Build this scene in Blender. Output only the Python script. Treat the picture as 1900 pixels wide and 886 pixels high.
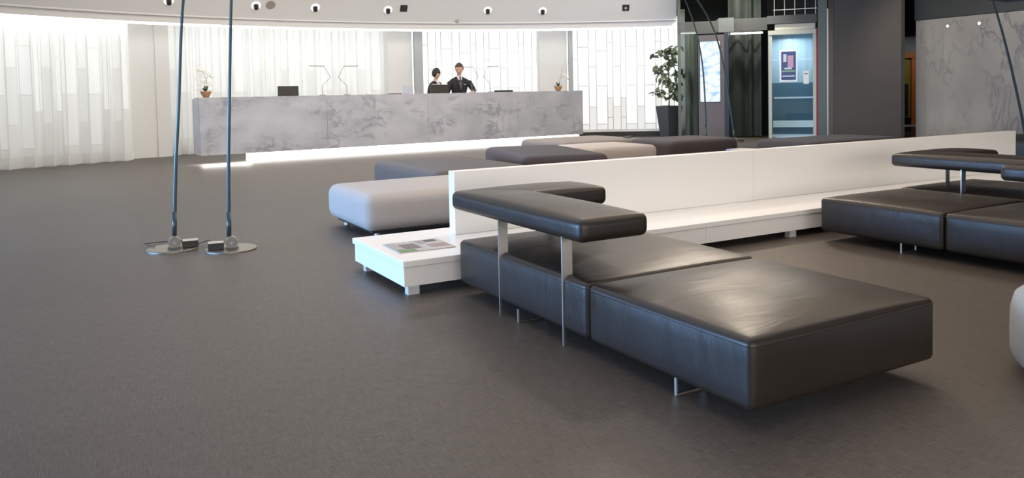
import bpy, bmesh, math, random
from mathutils import Vector, Matrix
random.seed(7)
PI = math.pi
scn = bpy.context.scene
for o in list(bpy.data.objects): bpy.data.objects.remove(o)

# ---------------------------------------------------------------- camera
EYE = 1.15
yaw, pitch, roll = .5120097, .0455370, -.0205411
F_ = Vector((math.sin(yaw)*math.cos(pitch), math.cos(yaw)*math.cos(pitch), -math.sin(pitch)))
R_ = Vector((math.cos(yaw), -math.sin(yaw), 0)); U_ = R_.cross(F_)
R2 = math.cos(roll)*R_ + math.sin(roll)*U_; U2 = -math.sin(roll)*R_ + math.cos(roll)*U_
cam_d = bpy.data.cameras.new('camera'); cam = bpy.data.objects.new('camera', cam_d)
scn.collection.objects.link(cam)
M = Matrix((R2, U2, -F_)).transposed().to_4x4(); M.translation = Vector((0, 0, EYE))
cam.matrix_world = M
cam_d.sensor_width = 36; cam_d.lens = 1475.6/1900*36
cam_d.shift_y = (241.2-443)/1900
cam_d.clip_end = 200
scn.camera = cam

# ---------------------------------------------------------------- world, view, lights
w = bpy.data.worlds.new('world'); scn.world = w; w.use_nodes = True
w.node_tree.nodes['Background'].inputs[0].default_value = (.75, .85, 1, 1)
w.node_tree.nodes['Background'].inputs[1].default_value = .5
scn.view_settings.view_transform = 'Standard'; scn.view_settings.look = 'None'
scn.view_settings.gamma = 1; scn.view_settings.use_curve_mapping = False
scn.view_settings.exposure = 0.0

def area(name, loc, direction, sx, sy, power, col, spread=180):
    l = bpy.data.lights.new(name, 'AREA'); l.shape = 'RECTANGLE'; l.size = sx; l.size_y = sy
    l.energy = power; l.color = col; l.spread = math.radians(spread)
    o = bpy.data.objects.new(name, l); scn.collection.objects.link(o)
    o.location = loc; o.rotation_euler = Vector(direction).to_track_quat('-Z', 'Y').to_euler()
    return o
def spot(name, loc, target, power, col, ang=70, r=.06, blend=.6):
    l = bpy.data.lights.new(name, 'SPOT'); l.energy = power; l.color = col
    l.spot_size = math.radians(ang); l.spot_blend = blend; l.shadow_soft_size = r
    o = bpy.data.objects.new(name, l); scn.collection.objects.link(o)
    o.location = loc; o.rotation_euler = (Vector(target)-Vector(loc)).to_track_quat('-Z', 'Y').to_euler()
    return o
area('daylight_left', (-9.0, 7.5, 1.3), (1, -.30, -.09), 11, 2.0, 800, (.30, .56, 1), 100)
area('daylight_behind', (1.0, -7.5, 1.7), (.25, 1, .02), 14, 2.4, 540, (1, .90, .79))
area('ceiling_glow_lounge', (4.5, 5.0, 3.7), (0, 0, -1), 9, 7, 215, (1, .81, .60))
area('ceiling_glow_reception', (6.3, 12.2, 3.7), (.02, .25, -1), 11, 3, 400, (1, .92, .82))
spot('downlight_sofa', (7.4, 7.4, 3.6), (2.6, 3.0, .2), 260, (1, .86, .7), 80, .35)
spot('downlight_table', (4.2, 6.0, 3.6), (2.2, 5.6, .2), 60, (1, .9, .78), 90, .10)
spot('downlight_marble', (13.2, 9.4, 2.9), (15.9, 9.4, 1.4), 105, (1, .86, .7), 110, .10)
area('cabin_light', (14.95, 13.15, 2.36), (0, 0, -1), .8, .8, 30, (.75, .9, 1))

# ---------------------------------------------------------------- materials
def mat(name, col, rough=.6, metal=0, spec=.5, noise=None, bump=None, emit=None, coat=0, trans=0, alpha=1, sheen=0):
    m = bpy.data.materials.new(name); m.use_nodes = True
    nt = m.node_tree; b = nt.nodes['Principled BSDF']
    b.inputs['Base Color'].default_value = (*col, 1); b.inputs['Roughness'].default_value = rough
    b.inputs['Metallic'].default_value = metal; b.inputs['Specular IOR Level'].default_value = spec
    b.inputs['Coat Weight'].default_value = coat; b.inputs['Transmission Weight'].default_value = trans
    b.inputs['Alpha'].default_value = alpha; b.inputs['Sheen Weight'].default_value = sheen
    if emit: b.inputs['Emission Color'].default_value = (*emit[0], 1); b.inputs['Emission Strength'].default_value = emit[1]
    tc = nt.nodes.new('ShaderNodeTexCoord')
    if noise:   # (scale, amount, stretch)
        s, a, st = noise
        mp = nt.nodes.new('ShaderNodeMapping'); mp.inputs['Scale'].default_value = st
        nz = nt.nodes.new('ShaderNodeTexNoise'); nz.inputs['Scale'].default_value = s; nz.inputs['Detail'].default_value = 5
        mx = nt.nodes.new('ShaderNodeMixRGB')
        mx.inputs[1].default_value = (*[c*(1-a) for c in col], 1); mx.inputs[2].default_value = (*[min(1, c*(1+a)) for c in col], 1)
        nt.links.new(tc.outputs['Object'], mp.inputs[0]); nt.links.new(mp.outputs[0], nz.inputs[0])
        nt.links.new(nz.outputs[0], mx.inputs[0]); nt.links.new(mx.outputs[0], b.inputs['Base Color'])
    if bump:    # (scale, strength, stretch)
        s, a, st = bump
        mp = nt.nodes.new('ShaderNodeMapping'); mp.inputs['Scale'].default_value = st
        nz = nt.nodes.new('ShaderNodeTexNoise'); nz.inputs['Scale'].default_value = s; nz.inputs['Detail'].default_value = 4
        bp = nt.nodes.new('ShaderNodeBump'); bp.inputs['Strength'].default_value = a; bp.inputs['Distance'].default_value = .02
        nt.links.new(tc.outputs['Object'], mp.inputs[0]); nt.links.new(mp.outputs[0], nz.inputs[0])
        nt.links.new(nz.outputs[0], bp.inputs['Height']); nt.links.new(bp.outputs[0], b.inputs['Normal'])
    return m
def marble(name, c0, c1, vein, scale, stretch, rough=.25, width=.06, vein_amt=.8, seed=0.0, rot=0, k0=.47, k1=.62):
    m = mat(name, c0, rough, spec=.5); nt = m.node_tree; b = nt.nodes['Principled BSDF']; N = nt.nodes.new; L = nt.links.new
    tc = N('ShaderNodeTexCoord'); mp = N('ShaderNodeMapping'); mp.inputs['Scale'].default_value = stretch
    mp.inputs['Location'].default_value = (seed, seed*.7, seed*1.3); mp.inputs['Rotation'].default_value = (0, rot, 0)
    L(tc.outputs['Object'], mp.inputs[0])
    def nz(s, d, dist=0):
        n = N('ShaderNodeTexNoise'); n.inputs['Scale'].default_value = s; n.inputs['Detail'].default_value = d
        n.inputs['Distortion'].default_value = dist; L(mp.outputs[0], n.inputs[0]); return n
    a = nz(scale*.6, 9, .4); v = nz(scale, 10, .5); k = nz(scale*.55, 4, .3)
    mx = N('ShaderNodeMixRGB'); mx.inputs[1].default_value = (*c0, 1); mx.inputs[2].default_value = (*c1, 1)
    r0 = N('ShaderNodeValToRGB'); r0.color_ramp.elements[0].position = .35; r0.color_ramp.elements[1].position = .65
    L(a.outputs[0], r0.inputs[0]); L(r0.outputs[0], mx.inputs[0])
    # veins: thin band around .5
    v.inputs['Roughness'].default_value = .62
    s = N('ShaderNodeMath'); s.operation = 'SUBTRACT'; s.inputs[1].default_value = .5; L(v.outputs[0], s.inputs[0])
    ab = N('ShaderNodeMath'); ab.operation = 'ABSOLUTE'; L(s.outputs[0], ab.inputs[0])
    mr = N('ShaderNodeMapRange'); mr.inputs[1].default_value = 0; mr.inputs[2].default_value = width
    mr.inputs[3].default_value = vein_amt; mr.inputs[4].default_value = 0; L(ab.outputs[0], mr.inputs[0])
    kr = N('ShaderNodeMapRange'); kr.inputs[1].default_value = k0; kr.inputs[2].default_value = k1; L(k.outputs[0], kr.inputs[0])
    mu = N('ShaderNodeMath'); mu.operation = 'MULTIPLY'; L(mr.outputs[0], mu.inputs[0]); L(kr.outputs[0], mu.inputs[1])
    m2 = N('ShaderNodeMixRGB'); m2.inputs[2].default_value = (*vein, 1); L(mx.outputs[0], m2.inputs[1]); L(mu.outputs[0], m2.inputs[0])
    L(m2.outputs[0], b.inputs['Base Color'])
    return m
def emis(name, col, s):
    m = bpy.data.materials.new(name); m.use_nodes = True; nt = m.node_tree; nt.nodes.clear()
    e = nt.nodes.new('ShaderNodeEmission'); e.inputs[0].default_value = (*col, 1); e.inputs[1].default_value = s
    o = nt.nodes.new('ShaderNodeOutputMaterial'); nt.links.new(e.outputs[0], o.inputs[0]); return m
def sheer(name, col, clear=.35, transl=.6):
    m = bpy.data.materials.new(name); m.use_nodes = True; nt = m.node_tree; nt.nodes.clear(); N = nt.nodes.new; L = nt.links.new
    d = N('ShaderNodeBsdfDiffuse'); d.inputs[0].default_value = (*col, 1)
    t = N('ShaderNodeBsdfTranslucent'); t.inputs[0].default_value = (*col, 1)
    c = N('ShaderNodeBsdfTransparent'); c.inputs[0].default_value = (1, 1, 1, 1)
    a = N('ShaderNodeMixShader'); a.inputs[0].default_value = transl; L(d.outputs[0], a.inputs[1]); L(t.outputs[0], a.inputs[2])
    b = N('ShaderNodeMixShader'); b.inputs[0].default_value = clear; L(a.outputs[0], b.inputs[1]); L(c.outputs[0], b.inputs[2])
    o = N('ShaderNodeOutputMaterial'); L(b.outputs[0], o.inputs[0]); return m
def thin_glass(name, tint, refl=.12, rough=.02):
    m = bpy.data.materials.new(name); m.use_nodes = True; nt = m.node_tree; nt.nodes.clear(); N = nt.nodes.new; L = nt.links.new
    g = N('ShaderNodeBsdfGlossy'); g.inputs['Roughness'].default_value = rough; g.inputs[0].default_value = (.9, .95, .95, 1)
    c = N('ShaderNodeBsdfTransparent'); c.inputs[0].default_value = (*tint, 1)
    a = N('ShaderNodeMixShader'); a.inputs[0].default_value = refl; L(c.outputs[0], a.inputs[1]); L(g.outputs[0], a.inputs[2])
    o = N('ShaderNodeOutputMaterial'); L(a.outputs[0], o.inputs[0]); return m

def carpet():
    m = mat('woven_vinyl_floor', (.1, .09, .085), .47, spec=.42); nt = m.node_tree; b = nt.nodes['Principled BSDF']; N = nt.nodes.new; L = nt.links.new
    tc = N('ShaderNodeTexCoord')
    def strands(scale, st):
        mp = N('ShaderNodeMapping'); mp.inputs['Scale'].default_value = st; L(tc.outputs['Object'], mp.inputs[0])
        n = N('ShaderNodeTexNoise'); n.inputs['Scale'].default_value = scale; n.inputs['Detail'].default_value = 3; L(mp.outputs[0], n.inputs[0]); return n
    n1 = strands(1, (14, 220, 1)); n2 = strands(1, (220, 14, 1)); n3 = strands(.5, (1, 1, 1))
    ad = N('ShaderNodeMath'); ad.operation = 'ADD'; L(n1.outputs[0], ad.inputs[0]); L(n2.outputs[0], ad.inputs[1])
    br = N('ShaderNodeTexBrick'); br.inputs['Scale'].default_value = 1; br.inputs['Brick Width'].default_value = 2.0; br.inputs['Row Height'].default_value = 2.0
    br.inputs['Mortar Size'].default_value = .0; br.inputs['Color1'].default_value = (.45, .45, .45, 1); br.inputs['Color2'].default_value = (.55, .55, .55, 1)
    br.offset = .5; mpb = N('ShaderNodeMapping'); mpb.inputs['Location'].default_value = (.48, .8, 0); L(tc.outputs['Object'], mpb.inputs[0]); L(mpb.outputs[0], br.inputs[0])
    mr = N('ShaderNodeMapRange'); mr.inputs[1].default_value = .6; mr.inputs[2].default_value = 1.4; L(ad.outputs[0], mr.inputs[0])
    mx = N('ShaderNodeMixRGB'); mx.inputs[1].default_value = (.044, .036, .030, 1); mx.inputs[2].default_value = (.150, .122, .100, 1); L(mr.outputs[0], mx.inputs[0])
    m2 = N('ShaderNodeMixRGB'); m2.blend_type = 'OVERLAY'; m2.inputs[0].default_value = .6; L(mx.outputs[0], m2.inputs[1]); L(br.outputs['Color'], m2.inputs[2])
    L(m2.outputs[0], b.inputs['Base Color'])
    bp = N('ShaderNodeBump'); bp.inputs['Strength'].default_value = .25; bp.inputs['Distance'].default_value = .002
    L(ad.outputs[0], bp.inputs['Height']); L(bp.outputs[0], b.inputs['Normal'])
    return m
def leather():
    m = mat('black_leather', (.026, .019, .015), .40, spec=.45); nt = m.node_tree; b = nt.nodes['Principled BSDF']; N = nt.nodes.new; L = nt.links.new
    tc = N('ShaderNodeTexCoord')
    f = N('ShaderNodeTexNoise'); f.inputs['Scale'].default_value = 260; f.inputs['Detail'].default_value = 2; L(tc.outputs['Object'], f.inputs[0])
    mp = N('ShaderNodeMapping'); mp.inputs['Scale'].default_value = (1.3, 4.2, 2.0); L(tc.outputs['Object'], mp.inputs[0])
    g = N('ShaderNodeTexNoise'); g.inputs['Scale'].default_value = 2.2; g.inputs['Detail'].default_value = 3; g.inputs['Distortion'].default_value = .8; L(mp.outputs[0], g.inputs[0])
    h = N('ShaderNodeTexNoise'); h.inputs['Scale'].default_value = 3; L(tc.outputs['Object'], h.inputs[0])
    b1 = N('ShaderNodeBump'); b1.inputs['Strength'].default_value = .17; b1.inputs['Distance'].default_value = .02; L(g.outputs[0], b1.inputs['Height'])
    b2 = N('ShaderNodeBump'); b2.inputs['Strength'].default_value = .12; b2.inputs['Distance'].default_value = .001; L(f.outputs[0], b2.inputs['Height']); L(b1.outputs[0], b2.inputs['Normal'])
    L(b2.outputs[0], b.inputs['Normal'])
    mr = N('ShaderNodeMapRange'); mr.inputs[3].default_value = .3; mr.inputs[4].default_value = .46; L(h.outputs[0], mr.inputs[0]); L(mr.outputs[0], b.inputs['Roughness'])
    return m

MT = dict(
    floor=carpet(), leather=leather(),
    ceiling=mat('ceiling_plaster', (.90, .885, .86), .9, spec=.1),
    wall=mat('white_wall_plaster', (.72, .71, .69), .8, spec=.2),
    greywall=mat('grey_column_side', (.42, .43, .43), .8, spec=.2),
    white=mat('white_lacquer', (.90, .89, .87), .32, spec=.45),
    whitem=mat('white_metal', (.75, .75, .76), .35, .2),
    steel=mat('brushed_steel', (.62, .6, .57), .32, 1.0, bump=(60, .1, (1, 1, 20))),
    chrome=mat('chrome', (.8, .8, .8), .12, 1.0),
    counter=marble('grey_white_marble', (.50, .50, .53), (.40, .40, .43), (.17, .17, .19), 2.5, (1, 1, 1.5), .22, .06, .6),
    stone=marble('beige_veined_marble', (.36, .325, .27), (.28, .25, .215), (.11, .11, .135), 2.1, (1, 1, .42), .18, .034, .7, 3.1, k0=.46, k1=.62),
    lightgrey=mat('light_grey_fabric', (.50, .46, .43), .9, spec=.15, noise=(180, .12, (1, 1, 1)), bump=(300, .3, (1, 1, 1)), sheen=.2),
    taupe=mat('taupe_fabric', (.24, .21, .19), .9, spec=.15, noise=(180, .12, (1, 1, 1)), bump=(300, .3, (1, 1, 1)), sheen=.2),
    darkgrey=mat('dark_grey_fabric', (.155, .132, .12), .9, spec=.15, noise=(180, .12, (1, 1, 1)), bump=(300, .3, (1, 1, 1)), sheen=.2),
    plum=mat('plum_brown_fabric', (.085, .066, .064), .9, spec=.15, noise=(180, .12, (1, 1, 1)), bump=(300, .3, (1, 1, 1)), sheen=.2),
    pink=mat('pale_pinkish_fabric', (.62, .54, .5), .9, spec=.15, noise=(180, .1, (1, 1, 1)), bump=(300, .3, (1, 1, 1)), sheen=.2),
    beige=mat('beige_fabric', (.42, .38, .32), .9, spec=.15, noise=(180, .12, (1, 1, 1)), bump=(300, .3, (1, 1, 1)), sheen=.2),
    pole=mat('dark_lacquered_metal', (.055, .085, .10), .32, .5),
    knob=mat('grey_knob_metal', (.22, .23, .23), .35, .7), dark_metal=mat('dull_bracket_metal', (.12, .12, .11), .4, .7),
    disc=mat('lamp_base_plate', (.30, .28, .24), .38, .85),
    black=mat('black_plastic', (.02, .02, .02), .4),
    darkgreenwall=mat('dark_green_brown_wall', (.035, .035, .03), .6),
    column=mat('dark_bronze_cladding', (.060, .047, .036), .45, noise=(3, .25, (1, 1, 14)), bump=(8, .2, (1, 1, 40))),
    colside=mat('brown_metal_trim', (.12, .10, .09), .35, .6),
    greentube=mat('grey_green_cladding', (.11, .14, .13), .35, .2),
    drape=mat('dark_green_grey_drape', (.15, .148, .14), .85, noise=(4, .95, (1.6, 1.6, .02))),  # pleat shading strengthened by vertical streaks in the colour
    drapelight=mat('greenish_grey_drape', (.30, .31, .27), .85, noise=(4, .2, (1, 1, .2))),
    kiosk=mat('brown_grey_kiosk_metal', (.15, .125, .115), .45, .4),
    kioskside=mat('dark_blue_grey_kiosk_side', (.04, .045, .06), .4, .3),
    cream=mat('cream_enamel', (.55, .54, .46), .45),
    red=mat('dark_red_trim', (.35, .03, .03), .5),
    cabin=mat('blue_grey_cabin_panel', (.07, .13, .17), .3, .2),
    cabinreflect=mat('cabin_panel_painted_reflection', (.42, .47, .5), .3, .1, noise=(9, .5, (1, 1, .05))),  # vertical streaks in the colour stand for curtain reflections in the lift glass
    glass=thin_glass('tinted_partition_glass', (.72, .75, .74), .0),
    band=mat('frosted_grey_band', (.12, .12, .115), .5, alpha=.75),
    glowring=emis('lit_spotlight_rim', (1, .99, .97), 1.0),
    strip=emis('cove_light_strip', (1, .99, .96), 6.5),
    stripw=emis('plinth_light', (1, .97, .92), 5),
    paneu=emis('lit_frosted_pane', (.97, 1, 1), 1.28),
    panem=emis('lit_frosted_pane_soft', (.97, .985, .97), .9),
    panel=emis('lit_frosted_pane_beige', (.93, .91, .86), .68),
    mull=mat('grey_mullion', (.74, .74, .72), .5),
    panem2=emis('bright_frosted_pane', (.97, .99, .98), 1.05), panel2=emis('bright_frosted_pane_beige', (.96, .95, .92), .9),
    sheer=sheer('sheer_white_curtain', (.95, .95, .93), .26, .5),
    pot=mat('terracotta_bowl', (.42, .22, .10), .6),
    planter=mat('charcoal_planter', (.055, .06, .065), .5),
    soil=mat('soil', (.05, .035, .025), .9),
    leaf=mat('dark_green_leaf', (.13, .17, .10), .45, noise=(6, .4, (1, 1, 1))),
    leaf2=mat('grey_green_leaf', (.28, .33, .22), .45, noise=(6, .4, (1, 1, 1))),
    bark=mat('bark', (.14, .11, .07), .8),
    petal=mat('white_petal', (.85, .84, .78), .7),
    paper=mat('white_paper', (.8, .8, .78), .7),
    skinm=mat('skin', (.62, .36, .25), .55), skinw=mat('pale_skin', (.62, .38, .27), .55),
    hairm=mat('short_brown_hair', (.07, .045, .03), .6, bump=(80, .5, (1, 1, .2))),
    hairw=mat('dark_bobbed_hair', (.03, .018, .015), .5, bump=(80, .5, (1, 1, .2))),
    suit=mat('dark_suit_cloth', (.022, .022, .024), .8), shirt=mat('white_shirt', (.75, .75, .78), .7),
    tie=mat('dark_blue_tie', (.06, .06, .10), .6), lip=mat('lip', (.45, .15, .12), .5), eye=mat('dark_eye', (.02, .02, .02), .2),
    shoe=mat('black_shoe', (.01, .01, .01), .3),
)

# ---------------------------------------------------------------- helpers
COL = scn.collection
def obj(name, bm, m, parent=None, smooth=False, **props):
    me = bpy.data.meshes.new(name); bm.to_mesh(me); bm.free()
    me.materials.append(MT[m] if isinstance(m, str) else m)
    if smooth:
        for p in me.polygons: p.use_smooth = True
    o = bpy.data.objects.new(name, me); COL.objects.link(o)
    if parent: o.parent = parent
    for k, v in props.items(): o[k] = v
    return o
def thing(name, label, cat, loc=(0, 0, 0), rz=0, group=None):
    o = bpy.data.objects.new(name, None); COL.objects.link(o); o.location = loc; o.rotation_euler = (0, 0, rz)
    o['label'] = label; o['category'] = cat; o.empty_display_size = .1
    if group: o['group'] = group
    return o
def struct(name, bm, m, parent=None, **k):
    o = obj(name, bm, m, parent, **k)
    if not parent: o['kind'] = 'structure'
    return o
def sempty(name):
    o = bpy.data.objects.new(name, None); COL.objects.link(o); o['kind'] = 'structure'; return o
def box(bm, x0, x1, y0, y1, z0, z1, mtx=None):
    vs = [bm.verts.new((x, y, z)) for x in (x0, x1) for y in (y0, y1) for z in (z0, z1)]
    for f in ((0, 1, 3, 2), (4, 6, 7, 5), (0, 4, 5, 1), (2, 3, 7, 6), (0, 2, 6, 4), (1, 5, 7, 3)):
        bm.faces.new([vs[i] for i in f])
    if mtx:
        for v in vs: v.co = mtx @ v.co
    return vs
def B(*a, mtx=None):
    bm = bmesh.new(); box(bm, *a, mtx=mtx); return bm
def bevel(bm, w, seg=2):
    bmesh.ops.recalc_face_normals(bm, faces=bm.faces)
    bmesh.ops.bevel(bm, geom=[e for e in bm.edges if e.calc_face_angle(0) > .6], offset=w, segments=seg, affect='EDGES', profile=.5)
    return bm
def prism(bm, pts, z0, z1):
    a = [bm.verts.new((x, y, z0)) for x, y in pts]; b = [bm.verts.new((x, y, z1)) for x, y in pts]; n = len(pts)
    for i in range(n): bm.faces.new((a[i], a[(i+1) % n], b[(i+1) % n], b[i]))
    bm.faces.new(a[::-1]); bm.faces.new(b)
    bmesh.ops.recalc_face_normals(bm, faces=bm.faces)
    return bm
def P(pts, z0, z1): return prism(bmesh.new(), pts, z0, z1)
def cyl(bm, p0, p1, r0, r1=None, n=20, cap=True):
    p0, p1 = Vector(p0), Vector(p1); r1 = r0 if r1 is None else r1
    q = (p1-p0).to_track_quat('Z', 'Y'); rings = []
    for p, r in ((p0, r0), (p1, r1)):
        rings.append([bm.verts.new(p + q @ Vector((r*math.cos(2*PI*i/n), r*math.sin(2*PI*i/n), 0))) for i in range(n)])
    for i in range(n): bm.faces.new((rings[0][i], rings[0][(i+1) % n], rings[1][(i+1) % n], rings[1][i]))
    if cap: bm.faces.new(rings[0][::-1]); bm.faces.new(rings[1])
    return bm
def tube(bm, pts, rad, n=10):
    pts = [Vector(p) for p in pts]; rad = rad if isinstance(rad, (list, tuple)) else [rad]*len(pts); rings = []
    for i, p in enumerate(pts):
        d = (pts[min(i+1, len(pts)-1)]-pts[max(i-1, 0)]).normalized()
        q = d.to_track_quat('Z', 'Y')
        rings.append([bm.verts.new(p + q @ Vector((rad[i]*math.cos(2*PI*k/n), rad[i]*math.sin(2*PI*k/n), 0))) for k in range(n)])
    for a, b in zip(rings, rings[1:]):
        for k in range(n): bm.faces.new((a[k], a[(k+1) % n], b[(k+1) % n], b[k]))
    bm.faces.new(rings[0][::-1]); bm.faces.new(rings[-1]); return bm
def lathe(bm, prof, n=24, c=(0, 0, 0)):
    rings = []
    for r, z in prof:
        rings.append([bm.verts.new((c[0]+r*math.cos(2*PI*i/n), c[1]+r*math.sin(2*PI*i/n), c[2]+z)) for i in range(n)])
    for a, b in zip(rings, rings[1:]):
        for k in range(n): bm.faces.new((a[k], a[(k+1) % n], b[(k+1) % n], b[k]))
    bm.faces.new(rings[0][::-1]); bm.faces.new(rings[-1]); return bm
def ellipsoid(bm, c, r, n=12, m=8, mtx=None):
    rings = []
    for j in range(1, m):
        t = PI*j/m
        rings.append([bm.verts.new((c[0]+r[0]*math.sin(t)*math.cos(2*PI*i/n), c[1]+r[1]*math.sin(t)*math.sin(2*PI*i/n), c[2]+r[2]*math.cos(t))) for i in range(n)])
    top = bm.verts.new((c[0], c[1], c[2]+r[2])); bot = bm.verts.new((c[0], c[1], c[2]-r[2]))
    for a, b in zip(rings, rings[1:]):
        for k in range(n): bm.faces.new((a[k], b[k], b[(k+1) % n], a[(k+1) % n]))
    for k in range(n): bm.faces.new((top, rings[0][k], rings[0][(k+1) % n])); bm.faces.new((bot, rings[-1][(k+1) % n], rings[-1][k]))
    if mtx:
        for v in [top, bot]+[v for R in rings for v in R]: v.co = mtx @ v.co
    return bm
def cushion(x0, x1, y0, y1, z0, z1, r, crown=0, n=20, sag=0, seed=0, puff=0):
    """box with rounded edges (radius r), a crowned top and slightly puffed sides"""
    bm = bmesh.new(); hx, hy, hz = (x1-x0)/2, (y1-y0)/2, (z1-z0)/2
    def coords(h, k):
        s = [-h, -h+r*.3, -h+r*.65, -h+r]; e = [-c for c in s[::-1]]
        return s+[(-h+r)+(2*(h-r))*i/k for i in range(1, k)]+e
    X, Y, Z = coords(hx, n), coords(hy, n), coords(hz, 4)
    cache = {}
    def V(x, y, z):
        key = (round(x, 5), round(y, 5), round(z, 5))
        if key in cache: return cache[key]
        p = Vector((x, y, z)); q = Vector((max(-hx+r, min(hx-r, x)), max(-hy+r, min(hy-r, y)), max(-hz+r, min(hz-r, z))))
        d = p-q
        if d.length > 1e-9: p = q + d.normalized()*r
        u, v, t = x/hx, y/hy, z/hz
        if z > 0: p.z += crown*(1-abs(u)**2.6)*(1-abs(v)**2.6)*max(0, t)**2
        if puff:
            if abs(d.x) > 1e-9 or abs(u) > .99: p.x += puff*math.copysign(1, x)*(1-t*t)*(1-v*v)*abs(u)**4
            if abs(d.y) > 1e-9 or abs(v) > .99: p.y += puff*math.copysign(1, y)*(1-t*t)*(1-u*u)*abs(v)**4
        if sag and z > 0: p.z -= sag*t*math.exp(-((u-.1)**2+(v)**2)*3)
        p += Vector(((x0+x1)/2, (y0+y1)/2, (z0+z1)/2))
        cache[key] = bm.verts.new(p); return cache[key]
    def grid(A, Bc, f):
        for i in range(len(A)-1):
            for j in range(len(Bc)-1):
                vs = [V(*f(A[i], Bc[j])), V(*f(A[i+1], Bc[j])), V(*f(A[i+1], Bc[j+1])), V(*f(A[i], Bc[j+1]))]
                try: bm.faces.new(vs)
                except ValueError: pass
    for s in (-hz, hz): grid(X, Y, lambda a, b, s=s: (a, b, s))
    for s in (-hy, hy): grid(X, Z, lambda a, b, s=s: (a, s, b))
    for s in (-hx, hx): grid(Y, Z, lambda a, b, s=s: (s, a, b))
    bmesh.ops.recalc_face_normals(bm, faces=bm.faces)
    return bm
CX, CY = 4.85, 4.65                      # centre of the round lobby
def ang(px):                             # bearing of a ray leaving the eye -> used once to lay out the bays
    d = F_*1475.6 + R2*(px-950) - U2*(-1.0)
    return d
def ring_pt(px, r):
    d = F_*1475.6 + R2*(px-950) - U2*(165-241.2)
    dx, dy = d.x, d.y; ox, oy = -CX, -CY
    a = dx*dx+dy*dy; b = 2*(ox*dx+oy*dy); c = ox*ox+oy*oy-r*r
    t = (-b+math.sqrt(b*b-4*a*c))/2/a
    return (dx*t, dy*t)
def ang_of(px, r):
    x, y = ring_pt(px, r); return math.atan2(y-CY, x-CX)
def rp(a, r): return (CX+r*math.cos(a), CY+r*math.sin(a))
def arcwall(bm, a0, a1, r0, r1, z0, z1, n=12):
    out = [rp(a0+(a1-a0)*i/n, r1) for i in range(n+1)]; inn = [rp(a0+(a1-a0)*i/n, r0) for i in range(n+1)]
    return prism(bm, inn+out[::-1], z0, z1)

# ================================================================ SETTING
fl = bmesh.new(); bmesh.ops.create_grid(fl, x_segments=1, y_segments=1, size=1)
for v in fl.verts: v.co = Vector((5+v.co.x*18, 6+v.co.y*16, 0))
struct('floor', fl, 'floor')

# round white ceiling, cut off along a bulkhead where the dark glazed zone begins
cut_a = ang_of(1256, 12.65)
def ceil_poly(r, n=40):
    pts = []
    a0 = cut_a
    for i in range(n+1):
        a = a0 + (PI*1.28)*i/n
        pts.append(rp(a, r))
    return pts
edge_start = (6.2, 6.95)
inner_cut = ring_pt(1256, 11.2)
bm = bmesh.new(); prism(bm, [(9.0, -9), (9.0, 3.9), (6.6, 7.45), inner_cut] + ceil_poly(11.2)[1:] + [(-9, -9)], 4.1, 4.25)
struct('ceiling', bm, 'ceiling')
# sloping white fascia all round the lobby, with its lip and shadow groove
def revolve(prof, n=72):
    bm = bmesh.new(); prev = None
    for i in range(n+1):
        a = cut_a + PI*1.28*i/n
        c = [bm.verts.new((*rp(a, q), z)) for q, z in prof]
        if prev:
            for j in range(len(prof)-1): bm.faces.new((prev[j], c[j], c[j+1], prev[j+1]))
        prev = c
    bmesh.ops.recalc_face_normals(bm, faces=bm.faces); return bm
struct('trim_1', revolve([(12.64, 2.80), (12.50, 2.80), (12.50, 2.83), (11.2, 4.563-.0)]), 'ceiling')
struct('trim_2', revolve([(12.74, 2.80), (12.70, 2.68), (12.62, 2.68), (12.60, 2.802), (12.66, 2.802)]), 'ceiling')
t = thing('cove_light', 'long glowing strip light running round the edge of the white ceiling above the windows', 'light')
bm = bmesh.new(); prism(bm, ceil_poly(12.80) + ceil_poly(12.72)[::-1], 2.645, 2.70); obj('light_strip', bm, 'strip', t)
bm = bmesh.new(); prism(bm, ceil_poly(14.2) + ceil_poly(12.64)[::-1], 3.15, 3.3); struct('trim_3', bm, 'ceiling')
# high dark ceiling over the glazed zone
bm = B(6, 24, -9, 22, 4.3, 4.5); struct('ceiling_dark', bm, 'darkgreenwall')
for v_ in bpy.data.objects['ceiling_dark'].data.vertices: v_.co.z += .3
# bulkhead closing the step between the two ceilings
def wallseg(bm, p, q, th, z0, z1):
    p, q = Vector((*p, 0)), Vector((*q, 0)); d = (q-p).normalized(); n = Vector((-d.y, d.x, 0))*th
    return prism(bm, [tuple(v.xy) for v in (p, q, q+n, p+n)], z0, z1)
bm = bmesh.new(); prism(bm, [ring_pt(1256.5, 12.70), ring_pt(1256.5, 11.0), ring_pt(1258.5, 11.0), ring_pt(1258.5, 12.70)], 2.9, 4.6); struct('trim_4', bm, 'darkgreenwall')

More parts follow.
